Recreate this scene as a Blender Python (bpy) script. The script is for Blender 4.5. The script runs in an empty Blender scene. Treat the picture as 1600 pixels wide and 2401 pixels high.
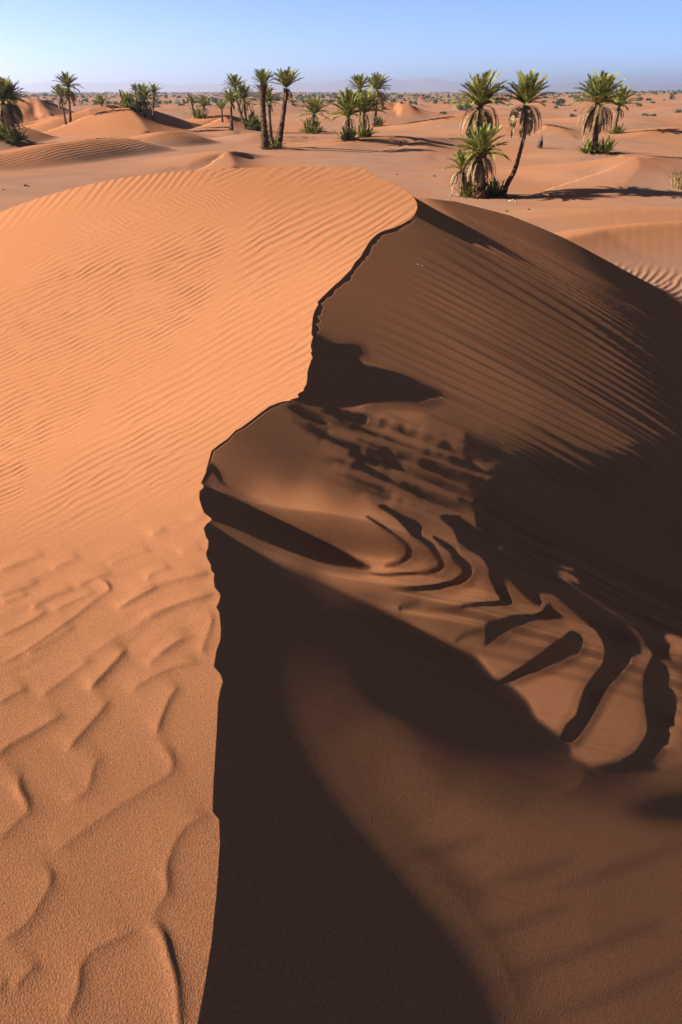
import bpy, math, random
import numpy as np

rng = np.random.default_rng(7)
random.seed(7)
scene = bpy.context.scene
COL = scene.collection

# ------------------------------------------------------------------ camera numbers
F, CX, CY = 1600.0, 800.0, 1200.5
PITCH = math.atan(987.0 / 1600.0)
CP, SP = math.cos(PITCH), math.sin(PITCH)
ZC = 5.3
ELEV = math.radians(27.0)
T = math.tan(ELEV)


def ray(X, Y):
    u = (np.asarray(X, float) - CX) / F
    v = (CY - np.asarray(Y, float)) / F
    return u, CP + SP * v, -SP + CP * v


def project(x, y, z):
    dz = z - ZC
    d = np.maximum(y * CP - dz * SP, 0.05)
    return CX + F * x / d, CY - F * (y * SP + dz * CP) / d, d


def sstep(a, b, x):
    t = np.clip((x - a) / (b - a), 0.0, 1.0)
    return t * t * (3 - 2 * t)


def smax(a, b, k):
    return 0.5 * (a + b + np.sqrt((a - b) ** 2 + k * k))


# ------------------------------------------------------------------ noise helpers
def lowpass(n, lam, seed):
    r = np.random.default_rng(seed)
    w = np.fft.rfft2(r.standard_normal((n, n)))
    ky = np.fft.fftfreq(n)[:, None]
    kx = np.fft.rfftfreq(n)[None, :]
    f = np.exp(-((kx ** 2 + ky ** 2) * (lam ** 2)) * 1.2)
    o = np.fft.irfft2(w * f, s=(n, n))
    return o / o.std()


def aniso(n, lx, ly, seed):
    r = np.random.default_rng(seed)
    w = np.fft.rfft2(r.standard_normal((n, n)))
    ky = np.fft.fftfreq(n)[:, None]
    kx = np.fft.rfftfreq(n)[None, :]
    o = np.fft.irfft2(w * np.exp(-((kx * lx) ** 2 + (ky * ly) ** 2) * 1.2), s=(n, n))
    return o / o.std()


def gabor(n, lam, sx, sy, seed):
    """complex field whose phase gives wavy parallel crests with natural forks"""
    r = np.random.default_rng(seed)
    w = np.fft.fft2(r.standard_normal((n, n)))
    ky = np.fft.fftfreq(n)[:, None]
    kx = np.fft.fftfreq(n)[None, :]
    k0 = 1.0 / lam
    f = np.exp(-(kx / (k0 * sx)) ** 2 / 2 - ((ky - k0) / (k0 * sy)) ** 2 / 2)
    z = np.fft.ifft2(w * f)
    return z / np.sqrt((np.abs(z) ** 2).mean())


def samp(img, a, b, wrap=True):
    """bilinear sample, a = column, b = row"""
    n, m = img.shape
    if not wrap:
        a = np.clip(a, 0, m - 1.001)
        b = np.clip(b, 0, n - 1.001)
    a0 = np.floor(a).astype(np.int64)
    b0 = np.floor(b).astype(np.int64)
    fa = a - a0
    fb = b - b0
    if wrap:
        a1, b1 = (a0 + 1) % m, (b0 + 1) % n
        a0, b0 = a0 % m, b0 % n
    else:
        a1, b1 = a0 + 1, b0 + 1
    return ((img[b0, a0] * (1 - fa) + img[b0, a1] * fa) * (1 - fb)
            + (img[b1, a0] * (1 - fa) + img[b1, a1] * fa) * fb)


def saw(z, a=0.66):
    u = (np.angle(z) / (2 * np.pi)) % 1.0
    p = np.where(u < a, (u / a), 1 - (u - a) / (1 - a))
    p = p * p * (2.2 - 1.2 * p)
    return (p - 0.45) * np.tanh(2.2 * np.abs(z))


# ------------------------------------------------------------------ crest of the big dune
CREST = [(818.6,380.4),(835,388),(859,398),(895,418.7),(920.6,430),(946,441.6),(969,459.5),(979,477),(979,487.5),
(974,501.6),(964,513),(943.6,525.8),(920.6,536),(902.8,540),(885,549),(872,561.5),(860.7,577),(846.6,602),(834,615),
(822.5,634),(800.7,656),(781.6,672.7),(745,709),(747,715),(737.6,732),(733.7,749),(731,785.6),(734.7,791),(729,812),
(732.8,824),(729,828),(734,840),(730,846.8),(721,875.5),(722,883),(719,904),(711.7,913.8),(714.6,916),(699,925),
(701,933),(681,938.6),(684,940.5),(665,942.5),(653.4,946),(632,954.5),(607.5,972.7),(588,988),(565,1005),(554,1010),
(535,1030),(514,1044.4),(496.5,1059),(491.7,1078),(487,1091),(483,1109.5),(471.7,1134),(477.4,1141),(477,1146),
(468.8,1153.5),(467.8,1171.7),(473.6,1190.8),(479,1204),(495.6,1217.6),(495.6,1222),(485,1230),(478,1240.5),
(483.5,1261.7),(489,1269),(488,1286),(483.5,1299),(485.4,1310),(494.8,1327),(495.7,1339),(503,1347.7),(501.3,1359),
(504,1379.4),(515,1392.5),(517,1400),(514.4,1413),(507.8,1426),(515,1439),(518.5,1476.6),(517,1504.7),(507.8,1529),
(502,1566),(517,1583),(523,1600),(516,1625),(512,1650),(509,1715),(501,1849),(499.4,1906),(514.7,1925),(516.6,1983),
(509,2097.5),(497.5,2212),(482,2308),(465,2400)]
_zy = np.array([-4, 0.5, 2.5, 5, 7.4, 8.5, 9.6, 14])
_zz = np.array([4.05, 4.05, 4.05, 4.15, 4.29, 4.43, 4.48, 4.4])


def zcrest(y):
    return np.interp(y, _zy, _zz)


cu, cdy, cdz = ray([p[0] for p in CREST], [p[1] for p in CREST])
cy = np.full(len(CREST), 4.0)
for _ in range(60):
    tt = (ZC - zcrest(cy)) / (-cdz)
    cy = 0.5 * cy + 0.5 * cdy * tt
cx = cu * (ZC - zcrest(cy)) / (-cdz)
o = np.argsort(cy)
cy, cx = cy[o], cx[o]
YEND = cy[-1]
_cy = np.concatenate([[-4.0], cy, [YEND + 2, YEND + 6, YEND + 20]])
_cx = np.concatenate([[cx[0]], cx, [cx[-1] - 0.1, 0.0, 0.0]])


def xcrest(y):
    return np.interp(y, _cy, _cx)


# ------------------------------------------------------------------ painted hollows of the lee face (traced, in photo coordinates)
HW, HH = 800, 1201


def blank():
    return np.zeros((HH, HW), np.float32)


def blur(img, s):
    if s <= 0:
        return img
    r = int(3 * s + 1)
    k = np.exp(-0.5 * (np.arange(-r, r + 1) / s) ** 2)
    k /= k.sum()

    def conv(a):
        p = np.pad(a, ((0, 0), (r, r)), mode='edge')
        n = p.shape[1] + len(k) - 1
        nf = 1 << (n - 1).bit_length()
        f = np.fft.irfft(np.fft.rfft(p, nf, axis=1) * np.fft.rfft(k, nf)[None, :], nf, axis=1)
        return f[:, 2 * r:2 * r + a.shape[1]]
    return conv(conv(img).T).T.astype(np.float32)


def poly(img, pts, val=1.0, soft=0.0):
    p = np.array(pts, float) / 2
    mask = np.zeros((HH, HW), bool)
    x0, x1 = int(max(0, p[:, 0].min() - 1)), int(min(HW - 1, p[:, 0].max() + 1))
    y0, y1 = int(max(0, p[:, 1].min() - 1)), int(min(HH - 1, p[:, 1].max() + 1))
    gx, gy = np.meshgrid(np.arange(x0, x1 + 1), np.arange(y0, y1 + 1))
    m = np.zeros(gx.shape, bool)
    n = len(p)
    for i in range(n):
        ax, ay = p[i]
        bx, by = p[(i + 1) % n]
        if ay == by:
            continue
        c = (ay > gy) != (by > gy)
        m ^= c & (gx < (bx - ax) * (gy - ay) / (by - ay) + ax)
    mask[y0:y1 + 1, x0:x1 + 1] = m
    f = mask.astype(np.float32)
    if soft:
        f = blur(f, soft / 2)
    img += (val - img) * f


def stroke(img, pts, w, val=1.0, soft=1.5):
    """pts (X,Y), w a width or list of widths"""
    p = np.array(pts, float) / 2
    ws = np.interp(np.linspace(0, 1, len(p)), np.linspace(0, 1, len(w) if hasattr(w, '__len__') else 1),
                   w if hasattr(w, '__len__') else [w]) / 4
    mw = ws.max() + 3 * soft + 2
    x0, x1 = int(max(0, p[:, 0].min() - mw)), int(min(HW - 1, p[:, 0].max() + mw))
    y0, y1 = int(max(0, p[:, 1].min() - mw)), int(min(HH - 1, p[:, 1].max() + mw))
    gx, gy = np.meshgrid(np.arange(x0, x1 + 1), np.arange(y0, y1 + 1))
    best = np.full(gx.shape, 1e9)
    for i in range(len(p) - 1):
        d = p[i + 1] - p[i]
        tt = np.clip(((gx - p[i, 0]) * d[0] + (gy - p[i, 1]) * d[1]) / (d @ d + 1e-9), 0, 1)
        dist = np.hypot(gx - p[i, 0] - tt * d[0], gy - p[i, 1] - tt * d[1]) - (ws[i] + tt * (ws[i + 1] - ws[i]))
        best = np.minimum(best, dist)
    f = 1 - sstep(-soft * 0.5, soft * 0.5, best)
    sub = img[y0:y1 + 1, x0:x1 + 1]
    sub += (val - sub) * f


K = blank()
poly(K, [(1660,560),(1560,600),(1580,700),(1600,820),(1600,1000),(1540,1120),(1540,1250),(1660,1250)], 1, 70)
poly(K, [(1120,1022),(1200,1045),(1300,1072),(1420,1095),(1520,1085),(1640,1040),(1640,1250),(1300,1250),(1240,1160),(1180,1080)], 1, 42)
BD = [(1640,1160),(1400,1150),(1270,1130),(1225,1125),(1235,1200),
      (1290,1262),(1290,1330),(1343,1376),(1391,1406),(1430,1434),(1460,1455),(1481,1478),(1506,1499),(1534,1530),
      (1552,1545),(1570,1557),(1602,1592),(1640,1640)]
KBD = blank()
poly(KBD, BD, 1, 10)
# shadowed bays under the far crest
poly(K, [(700,780),(750,788),(775,803),(790,812),(830,810),(850,816),(862,835),(840,841),(800,843),(700,842)], 1, 8)
poly(K, [(690,847),(830,853),(930,876),(985,897),(1045,925),(1050,935),(1019,936),(978,948),(953,943),(800,946),(740,944),(660,938),(690,905)], 1, 4)
poly(K, [(685,948),(700,957),(753,979),(774,994),(764,1002),(718,984),(680,958)], 1, 3)
poly(K, [(743,953),(800,962),(870,976),(860,1005),(807,994),(769,974)], 0.9, 6)
# mottled streaks
M = blank()
poly(M, [(720,965),(860,972),(960,985),(1060,1012),(1180,1045),(1300,1110),(1300,1175),(1190,1190),(1050,1200),(900,1175),(810,1120),(760,1050),(700,990)], 1, 30)
gx, gy = np.meshgrid(np.arange(HW) * 2.0, np.arange(HH) * 2.0)
th = math.radians(24)
sa = (gx * math.cos(th) + gy * math.sin(th))
sb = (-gx * math.sin(th) + gy * math.cos(th))
st = samp(aniso(1024, 75, 6.5, 11), sa / 2, sb / 2 + 0.02 * sa)
st = st * 0.95 + 0.3 * samp(lowpass(1024, 16, 13), gx / 2, gy / 2)
bias = np.interp(gx + 0.5 * (gy - 1000), [700, 900, 1100, 1250, 1350], [-0.4, 0.05, 0.5, 1.0, 1.7])
wamp = (1 - sstep(1330, 1420, gy)) * (1 - sstep(1400, 1520, gx))
KBD = samp(KBD, (gx + 55 * st * wamp - 18 * wamp) / 2, (gy + 20 * st * wamp) / 2, False)
K = np.maximum(K, KBD).astype(np.float32)
KM = blur((M * sstep(-0.15, 0.75, st + bias)).astype(np.float32), 1.5)
K = np.maximum(K, 0.75 * KM * sstep(0.35, 1.0, st + bias)).astype(np.float32)
poly(K, [(1120,1165),(1165,1150),(1230,1120),(1270,1190),(1300,1335),(1245,1300),(1195,1266),(1150,1228),(1118,1205)], 1, 9)
poly(K, [(1150,1196),(1190,1186),(1222,1196),(1186,1208)], 0.1, 8)
# the hanging spur and its wedges
poly(K, [(491,1084),(512,1103),(520,1115),(524,1130),(538,1146),(518,1133),(505,1112),(497,1100)], 1, 2)
poly(K, [(470,1092),(488,1092),(500,1112),(490,1118),(484,1135),(460,1133)], 1, 3)
poly(K, [(440,1154),(478,1142),(552,1170),(629,1205),(705,1238),(771,1266),(802,1284),(823,1299),(838,1312),(871,1330),
         (855,1336),(800,1330),(756,1322),(680,1295),(629,1275),(565,1246),(526,1231),(497,1222),(495,1215),(440,1200)], 1, 4)
FSUP = blank()
poly(FSUP, [(430,1224),(496,1226),(531,1251),(578,1279),(646,1317),(705,1343),(769,1368),(851,1404),(902,1427),(953,1447),
      (1004,1475),(1042,1493),(1119,1529),(1139,1562),(1162,1590),(1200,1606),(1240,1645),(1262,1690),(1300,1714),(1340,1740),
      (1345,1775),(1391,1797),(1468,1786),(1519,1786),(1560,1800),(1640,1820),(1640,2440),(430,2440)], 1, 6)
SB = blank()
poly(SB, [(545,1380),(640,1420),(760,1480),(880,1560),(1000,1660),(1150,1780),(1300,1850),(1430,1872),(1530,1812),(1640,1780),(1640,2440),
      (1225,2440),(1180,2300),(1000,2100),(880,1972),(715,1832),(645,1755),(590,1640),(560,1520)], 1, 90)
DB = blank()
poly(DB, [(1000,1440),(1119,1500),(1162,1560),(1240,1600),(1300,1690),(1360,1735),(1391,1780),(1468,1765),(1535,1765),(1525,1830),(1450,1872),(1380,1878),
      (1280,1850),(1180,1800),(1060,1730),(970,1670),(900,1610),(860,1540),(900,1460)], 1, 34)
SB = SB * (1 - DB)
KF = (FSUP * (1 - SB)).astype(np.float32)
KF = np.maximum(KF, KM)
SOFT = blank()
# nested hook ripples
stroke(K, [(861,1213),(902,1238),(938,1260),(958,1276),(964,1289),(958,1302),(940,1317),(905,1326)], [3,7,9,12,15,12,7,3])
poly(K, [(884,1188),(917,1206),(943,1229),(963,1252),(978,1265),(990,1262),(989,1249),(993,1237),(978,1224),(953,1214),(925,1200),(905,1188)], 1, 3)
stroke(K, [(985,1262),(1012,1279),(1024,1294),(1035,1310),(1040,1322),(1030,1333),(1004,1341),(966,1346),(902,1350),(860,1346)], [10,15,13,11,13,12,9,6,4,1])
stroke(K, [(1017,1260),(1045,1279),(1063,1292),(1075,1310),(1093,1325),(1101,1338),(1093,1350),(1068,1366),(1030,1379),(978,1386),(915,1382)], [4,12,15,17,20,22,19,15,13,10,2])
poly(K, [(1030,1211),(1080,1213),(1098,1228),(1132,1253),(1136,1277),(1170,1302),(1200,1338),(1236,1361),(1264,1379),(1270,1404),
         (1278,1413),(1268,1422),(1251,1412),(1225,1389),(1200,1361),(1176,1345),(1160,1343),(1142,1325),(1134,1310),(1106,1294),(1076,1269),(1068,1246)], 1, 3)
stroke(K, [(1155,1338),(1163,1360),(1180,1388),(1190,1410)], [14,18,26,26])
stroke(K, [(1190,1416),(1150,1421),(1100,1424),(1050,1429),(1000,1426)], [14,9,7,5,1])
poly(K, [(1287,1412),(1327,1450),(1297,1455),(1260,1458),(1225,1468),(1200,1475),(1162,1493),(1136,1516),(1143,1488),(1138,1470),(1148,1458),(1200,1450),(1251,1446),(1272,1438)], 1, 4)
stroke(K, [(1150,1612),(1195,1594),(1230,1573),(1270,1550),(1310,1528),(1345,1510)], [8,15,23,33,42,44], soft=7)
stroke(K, [(1340,1496),(1350,1506),(1346,1518)], [20,28,32], soft=5)
poly(K, [(1279,1320),(1302,1345),(1333,1384),(1378,1417),(1409,1442),(1442,1468),(1470,1496),(1483,1529),(1481,1557),(1468,1566),(1430,1605),(1404,1653),(1378,1700),(1345,1745),
         (1310,1740),(1330,1700),(1353,1680),(1363,1643),(1376,1607),(1404,1571),(1422,1551),(1425,1532),(1417,1514),(1401,1481),(1378,1458),(1353,1435),(1322,1412),(1276,1379),(1238,1350),(1200,1318),(1180,1290),(1240,1290)], 1, 4)
poly(K, [(1532,1538),(1511,1584),(1511,1627),(1516,1678),(1524,1717),(1493,1763),(1440,1800),(1400,1815),(1470,1815),(1525,1792),(1552,1760),(1567,1730),(1580,1678),(1583,1627),(1562,1584),(1539,1543)], 1, 5)
stroke(K, [(1070,1498),(1093,1483),(1132,1473)], [6,8,6], 0.7)
stroke(K, [(940,1424),(958,1417),(985,1411)], [10,8,4], 0.8)
# soft furrows of the lower face
poly(SOFT, [(1440,1888),(1500,1868),(1640,1842),(1640,1950),(1500,1925),(1450,1903)], 1.0, 22)
for pts in ([(930,2020),(1030,1998),(1130,1968)], [(1040,2222),(1230,2165),(1320,2132)],
            [(1130,2318),(1370,2232),(1540,2168)], [(1230,2408),(1450,2330),(1640,2248)], [(1310,2088),(1450,2040),(1640,1972)],
            [(1150,2070),(1250,2052),(1330,2020)]):
    stroke(SOFT, pts, [6, 26, 14], 0.42, soft=20)
for pts in ([(850,1590),(950,1612),(1080,1625)], [(905,1605),(1000,1640),(1150,1668),(1260,1690)]):
    stroke(SOFT, pts, [4, 14, 6], 0.8, soft=8)
# lit ridges crossing the dark
stroke(K, [(1292,1325),(1353,1363),(1416,1398)], [13,12,7], 0, soft=2)
stroke(K, [(1275,1322),(1302,1353),(1343,1382),(1391,1412),(1430,1440),(1465,1465),(1500,1502)], [8,13,14,15,18,22,24], 0, soft=2)
stroke(K, [(1465,1401),(1493,1427),(1532,1450),(1562,1476),(1600,1528),(1630,1570)], [11,16,13,20,28,34], 0, soft=3)
for pts in ([(1228,1240),(1240,1248)], [(1302,1285),(1325,1300)], [(1318,1318),(1342,1330)], [(1302,1252),(1322,1259)], [(1226,1212),(1262,1217)]):
    stroke(K, pts, [6, 4], 0.15, soft=4)
K = np.clip(blur(K, 1.0), 0, 1)

IC = [(900,480,.10),(1000,600,.12),(1200,600,.10),(850,650,.10),(800,760,.09),(1000,800,.10),(1200,850,.10),(1400,850,.05),(1500,900,.0),
      (1400,700,.07),(1500,720,.02),(1150,960,.10),(1350,1000,.06),(850,965,.16),(700,980,.09),(620,1010,.09),(560,1060,.08),(628,1053,.045),
      (662,1112,.05),(560,1100,.10),(520,1095,.24),(620,1150,.32),(720,1200,.34),(850,1240,.33),(920,1290,.32),(1000,1330,.28),(1080,1380,.22),
      (540,1245,.26),(650,1300,.28),(800,1360,.28),(950,1420,.24),(1100,1500,.18),(780,1130,.12),(850,1160,.12),(1000,1200,.12),(1150,1150,.09),
      (1100,1270,.16),(1180,1310,.19),(1290,1385,.19),(1390,1455,.19),(1455,1490,.18),(1340,1372,.16),(1500,1440,.14),(1590,1520,.15),(1200,1400,.18),(1230,1500,.17),(1350,1450,.16),(1400,1600,.17),(1300,1620,.20),(1430,1720,.17),(1550,1650,.15),(1580,1780,.12),
      (515,1275,.002),(560,1310,.002),(610,1340,.002),(660,1375,.002),(720,1410,.002),(790,1450,.002),(860,1490,.002),(560,1380,.002),(640,1440,.003),(720,1480,.003),(540,1450,.003),(620,1500,.006),(700,1560,.008),(640,1620,.006),(620,1700,.005),(760,1680,.022),(700,1790,.014),(780,1830,.03),(850,1770,.05),(800,1480,.004),(900,1560,.004),(820,1600,.02),(860,1930,.035),(1000,2080,.04),(950,1850,.078),(1100,1950,.10),(1150,2280,.045),(1050,1760,.03),(1150,1830,.05),(1300,2000,.085),(1250,2200,.09),(1500,2100,.075),(1560,2300,.08),(1350,2350,.09),
      (520,1130,.08),(540,1150,.09),(1500,1850,.08)]
num = np.zeros((HH // 4 + 1, HW // 4))
den = num.copy()
qx, qy = np.meshgrid(np.arange(HW // 4) * 8.0, np.arange(HH // 4 + 1) * 8.0)
for (a, b, c) in IC:
    w = np.exp(-((qx - a) ** 2 + (qy - b) ** 2) / (2 * 42.0 ** 2)) + 1e-4 / (1 + ((qx - a) ** 2 + (qy - b) ** 2) / 1e4)
    num += w * c
    den += w
IMAP = num / den
IMAP *= 1 + 0.35 * sstep(0.12, 0.22, IMAP)
KB = (0.005 * np.clip(2.4 * blur(K, 1.1) - 1.2, 0, 1) + 0.02 * np.clip(2 * blur(K, 12) - 1, 0, 1) + 0.08 * np.clip(2 * blur(K, 40) - 1, 0, 1)
      + 0.003 * KF + 0.03 * np.clip(1.6 * blur(KF, 60) - 0.6, 0, 1) * KF)
SOFT = blur(SOFT, 3)
KSH = blur(K, 7)
KBN = blur(K, 9)
KOUT = blur(np.maximum(K, KF), 60)

# ------------------------------------------------------------------ big brink lines of the foreground ripples
BR = [
 [(103,2025),(191,1956),(268,1902),(344,1853),(398,1822),(408,1795),(400,1772),(363,1738)],
 [(363,1734),(383,1676),(402,1634),(425,1605)],
 [(245,1772),(218,1803),(214,1837),(203,1864),(150,1890)],
 [(153,1772),(191,1726),(237,1673),(262,1640)],
 [(-20,1795),(19,1753),(57,1734),(115,1700),(160,1672)],
 [(-20,1995),(38,1933),(73,1902),(57,1875),(42,1845),(54,1807)],
 [(103,2032),(122,2052),(119,2082),(96,2120),(69,2166),(31,2197),(-20,2220)],
 [(505,1908),(459,1925),(421,1956),(394,2021),(390,2059),(398,2094),(367,2132),(352,2166)],
 [(352,2168),(383,2187),(398,2251),(417,2308),(421,2400),(421,2440)],
 [(335,2178),(268,2208),(214,2235),(187,2273),(187,2327),(164,2377),(145,2420)],
 [(57,1551),(76,1532),(126,1505),(180,1467)],
 [(268,1436),(325,1406),(375,1377)],
 [(88,1643),(153,1597),(187,1570),(225,1545)],
 [(203,1628),(230,1601),(268,1562),(302,1524)],
 [(180,1560),(226,1532),(275,1497),(329,1471),(344,1444),(413,1425),(505,1386)],
 [(298,1635),(333,1605),(375,1582),(413,1566),(478,1551)],
 [(340,1570),(383,1536),(440,1490)],
 [(345,1370),(352,1348),(402,1333)],
 [(176,1386),(214,1360),(268,1344)],
 [(300,1400),(383,1367),(440,1356),(500,1344)],
 [(451,1224),(478,1210)], [(352,1260),(390,1245)], [(420,1300),(480,1290)],
 [(205,1376),(253,1370),(261,1388),(229,1406),(180,1448),(90,1514),(36,1545),(-20,1572)],
 [(271,1436),(320,1405),(373,1379),(430,1362),(499,1346)], [(72,1442),(96,1412),(180,1382)], [(349,1262),(397,1232),(433,1226)],
 [(337,1466),(355,1448),(430,1418),(505,1394)], [(361,1545),(433,1502),(460,1494)], [(205,1629),(265,1563),(301,1520)], [(469,1545),(481,1508),(505,1440)],
 [(-10,1500),(60,1470),(118,1432)], [(-10,1405),(50,1385),(95,1365)], [(120,1340),(165,1318),(190,1308)], [(-10,1345),(60,1318),(110,1300)], [(120,1440),(180,1410),(230,1392)], [(0,1420),(70,1395)],
 [(-10,1660),(30,1632),(70,1615)], [(250,1330),(320,1300),(360,1292)],
 [(30,2330),(60,2290),(95,2262)], [(-20,2340),(20,2300)],
]
CUSP = blank()


def conv2(img, ker):
    n0, n1 = img.shape[0] + ker.shape[0], img.shape[1] + ker.shape[1]
    f = np.fft.irfft2(np.fft.rfft2(img, (n0, n1)) * np.fft.rfft2(ker, (n0, n1)), (n0, n1))
    a, b = ker.shape[0] // 2, ker.shape[1] // 2
    return f[a:a + img.shape[0], b:b + img.shape[1]]


PADX = 120
lines = {0: np.zeros((HH + PADX, HW + PADX)), 1: np.zeros((HH + PADX, HW + PADX)), 2: np.zeros((HH + PADX, HW + PADX))}
SZ = (0.26, 0.52, 0.95)
for pts in BR:
    p = np.array(pts, float) / 2
    big = np.interp(p[:, 1].mean() * 2, [1230, 1450, 1650, 1900, 2300], [0.2, 0.36, 0.62, 0.92, 1.05])
    cl = int(np.argmin([abs(big - q) for q in SZ]))
    for _ in range(2):                      # round the corners of the traced line
        q = [p[0]]
        for a_, b_ in zip(p[:-1], p[1:]):
            q += [a_ * .75 + b_ * .25, a_ * .25 + b_ * .75]
        q.append(p[-1])
        p = np.array(q)
    seg = np.hypot(*(p[1:] - p[:-1]).T)
    acc = np.concatenate([[0], np.cumsum(seg)])
    ss = np.arange(0, acc[-1], 0.25)
    lx, ly = np.interp(ss, acc, p[:, 0]), np.interp(ss, acc, p[:, 1])
    tap = np.clip(np.minimum(ss, acc[-1] - ss) / (0.18 * acc[-1] + 1e-6), 0, 1)
    tap = tap * tap * (3 - 2 * tap)
    ix, iy = np.round(lx).astype(int) + PADX // 2, np.round(ly).astype(int)
    ok = (ix >= 0) & (ix < HW + PADX) & (iy >= 0) & (iy < HH + PADX)
    np.add.at(lines[cl], (iy[ok], ix[ok]), 0.25 * tap[ok] * big * (0.8, 0.56, 0.34)[cl])
for cl, sz in enumerate(SZ):
    R_ = int(150 * sz) + 6
    kx_, ky_ = np.meshgrid(np.arange(-R_, R_ + 1), np.arange(-R_, R_ + 1))
    ca, sa_ = math.cos(math.radians(44)), math.sin(math.radians(44))
    tk = kx_ * ca + ky_ * sa_
    sk = -kx_ * sa_ + ky_ * ca
    sw = 3.2 * sz + 0.6 + 0.22 * np.abs(tk)
    ker = np.where(tk < 0, np.exp(tk / (42 * sz)), 0.8 * np.exp(-tk / (9 * sz)) + 0.2 * np.exp(-tk / (30 * sz))) * np.exp(-0.5 * (sk / sw) ** 2) / (sw * 2.507)
    CUSP += conv2(lines[cl], ker)[:HH, PADX // 2:PADX // 2 + HW].astype(np.float32)
CUSP = blur(CUSP, 1.2)

GA = gabor(1024, 10.5, 0.075, 0.15, 21)
GA1 = gabor(1024, 10.0, 0.03, 0.15, 22)
GA2 = gabor(1024, 10.5, 0.07, 0.2, 29)
GB = gabor(1024, 26, 0.09, 0.2, 23)
GL = gabor(1024, 10.0, 0.016, 0.19, 24)
GR = gabor(1024, 10.0, 0.22, 0.18, 25)
LP1 = lowpass(1024, 60, 31)
LP2 = lowpass(1024, 60, 32)
LP3 = lowpass(1024, 25, 33)


def ripples_windward(X, Y, d):
    wx = samp(LP1, X / 3, Y / 3) * 1.5
    wy = samp(LP3, X / 2, Y / 2) * 0.7

    def field(G, deg, lam, base):
        t = math.radians(deg)
        s = base / lam
        c1 = (X * math.cos(t) - Y * math.sin(t)) * s
        c2 = (X * math.sin(t) + Y * math.cos(t) + wx + wy) * s
        return saw(samp(G, c1 / 2 + 77, c2 / 2))
    sil = Y - (500 - 0.27 * X)
    mtl = (1 - sstep(35, 95, sil)) * (1 - sstep(430, 560, X))
    xs = np.interp(Y, [400, 500, 700, 850, 950, 1100, 1250], [600, 565, 520, 400, 250, 120, 0])
    rt = sstep(-15, 15, X - xs)
    lamr = np.interp(X + 0.4 * (1000 - Y), [150, 450, 700], [11, 16, 20])
    a = (field(GA, 23, 10.5, 21) * (1 - rt) + field(GA2, 28, 15, 21) * rt) * (1 - mtl) + field(GA1, 49, 15, 20) * mtl
    lam = 11.5 * (1 - rt) + 15 * rt
    lamx = (lam * (1 - mtl) + 15 * mtl) / np.sin(np.radians(24 + 4 * rt + 24 * mtl)) * d / F
    streak = 1 - 0.8 * np.exp(-((X - xs) / (26 + 0.03 * np.maximum(0, Y - 500))) ** 2)
    right = 1 - 0.4 * rt
    mod = np.clip(0.9 + 0.18 * samp(LP2, X / 3, Y / 3), 0.5, 1.2)
    mA = (1 - sstep(1120, 1300, Y + 0.35 * X - 60)) * streak * right * mod
    h = a * mA * 0.098 * lamx
    b = field(GB, 22, 52, 52)
    lamb = 52 / math.sin(math.radians(24)) * d / F
    mB = sstep(1150, 1280, Y + 0.2 * X) * (1 - sstep(1480, 1640, Y)) * np.clip(0.6 + 0.5 * samp(LP1, X / 2 + 300, Y / 2), 0.1, 1.1)
    h = h + b * mB * 0.012 * lamb
    mC = sstep(1180, 1260, Y)
    h = h + samp(CUSP, X / 2, Y / 2, False) * mC * 0.0105 * d / 1.5
    return h


def ripples_lee(x, y, phase=False):
    """long ripples running down the lee face, nearly along the light, spacing growing away from the camera"""
    xx = np.clip(x, -0.5, 6)
    yy = y * (1 + (0.13 * xx + 0.022 * xx * xx) / 5)
    lam = 0.033
    c = np.log(np.maximum(yy, 0.2)) / lam * 10
    a = xx / (lam * 5) * 10
    c = c + 2.2 * samp(LP1, a / 3, c / 2) + 0.8 * samp(LP3, a / 3, c / 2)
    p = saw(samp(GL, a, c), 0.5)
    if phase:
        return p
    e = x - xcrest(y)
    amp = sstep(0.25, 1.1, e) * sstep(3.55, 4.15, y + 0.1 * (x - 1)) * (1 - sstep(8.5, 11.5, y))
    amp *= np.clip(0.95 + 0.1 * samp(LP2, a / 3 + 100, c / 3), 0.6, 1.2) * np.interp(y, [4, 6, 9], [1.1, 1.0, 0.7])
    return p * amp * 0.15 * lam * y


# ------------------------------------------------------------------ wider ground: plain and lesser dunes
_sines = []
_r = np.random.default_rng(5)
for lam, amp in ((140, 0.55), (60, 0.32), (28, 0.2), (12, 0.07), (5, 0.025)):
    for _ in range(7):
        a = _r.uniform(0, 2 * np.pi)
        _sines.append((np.cos(a) * 6.283 / lam, np.sin(a) * 6.283 / lam * 0.8, _r.uniform(0, 6.28), amp / 2.6))


def wpt(X, Y, y):
    u, dy, dz = ray(X, Y)
    t = y / dy
    return (float(u * t), y, float(ZC + dz * t))


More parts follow.
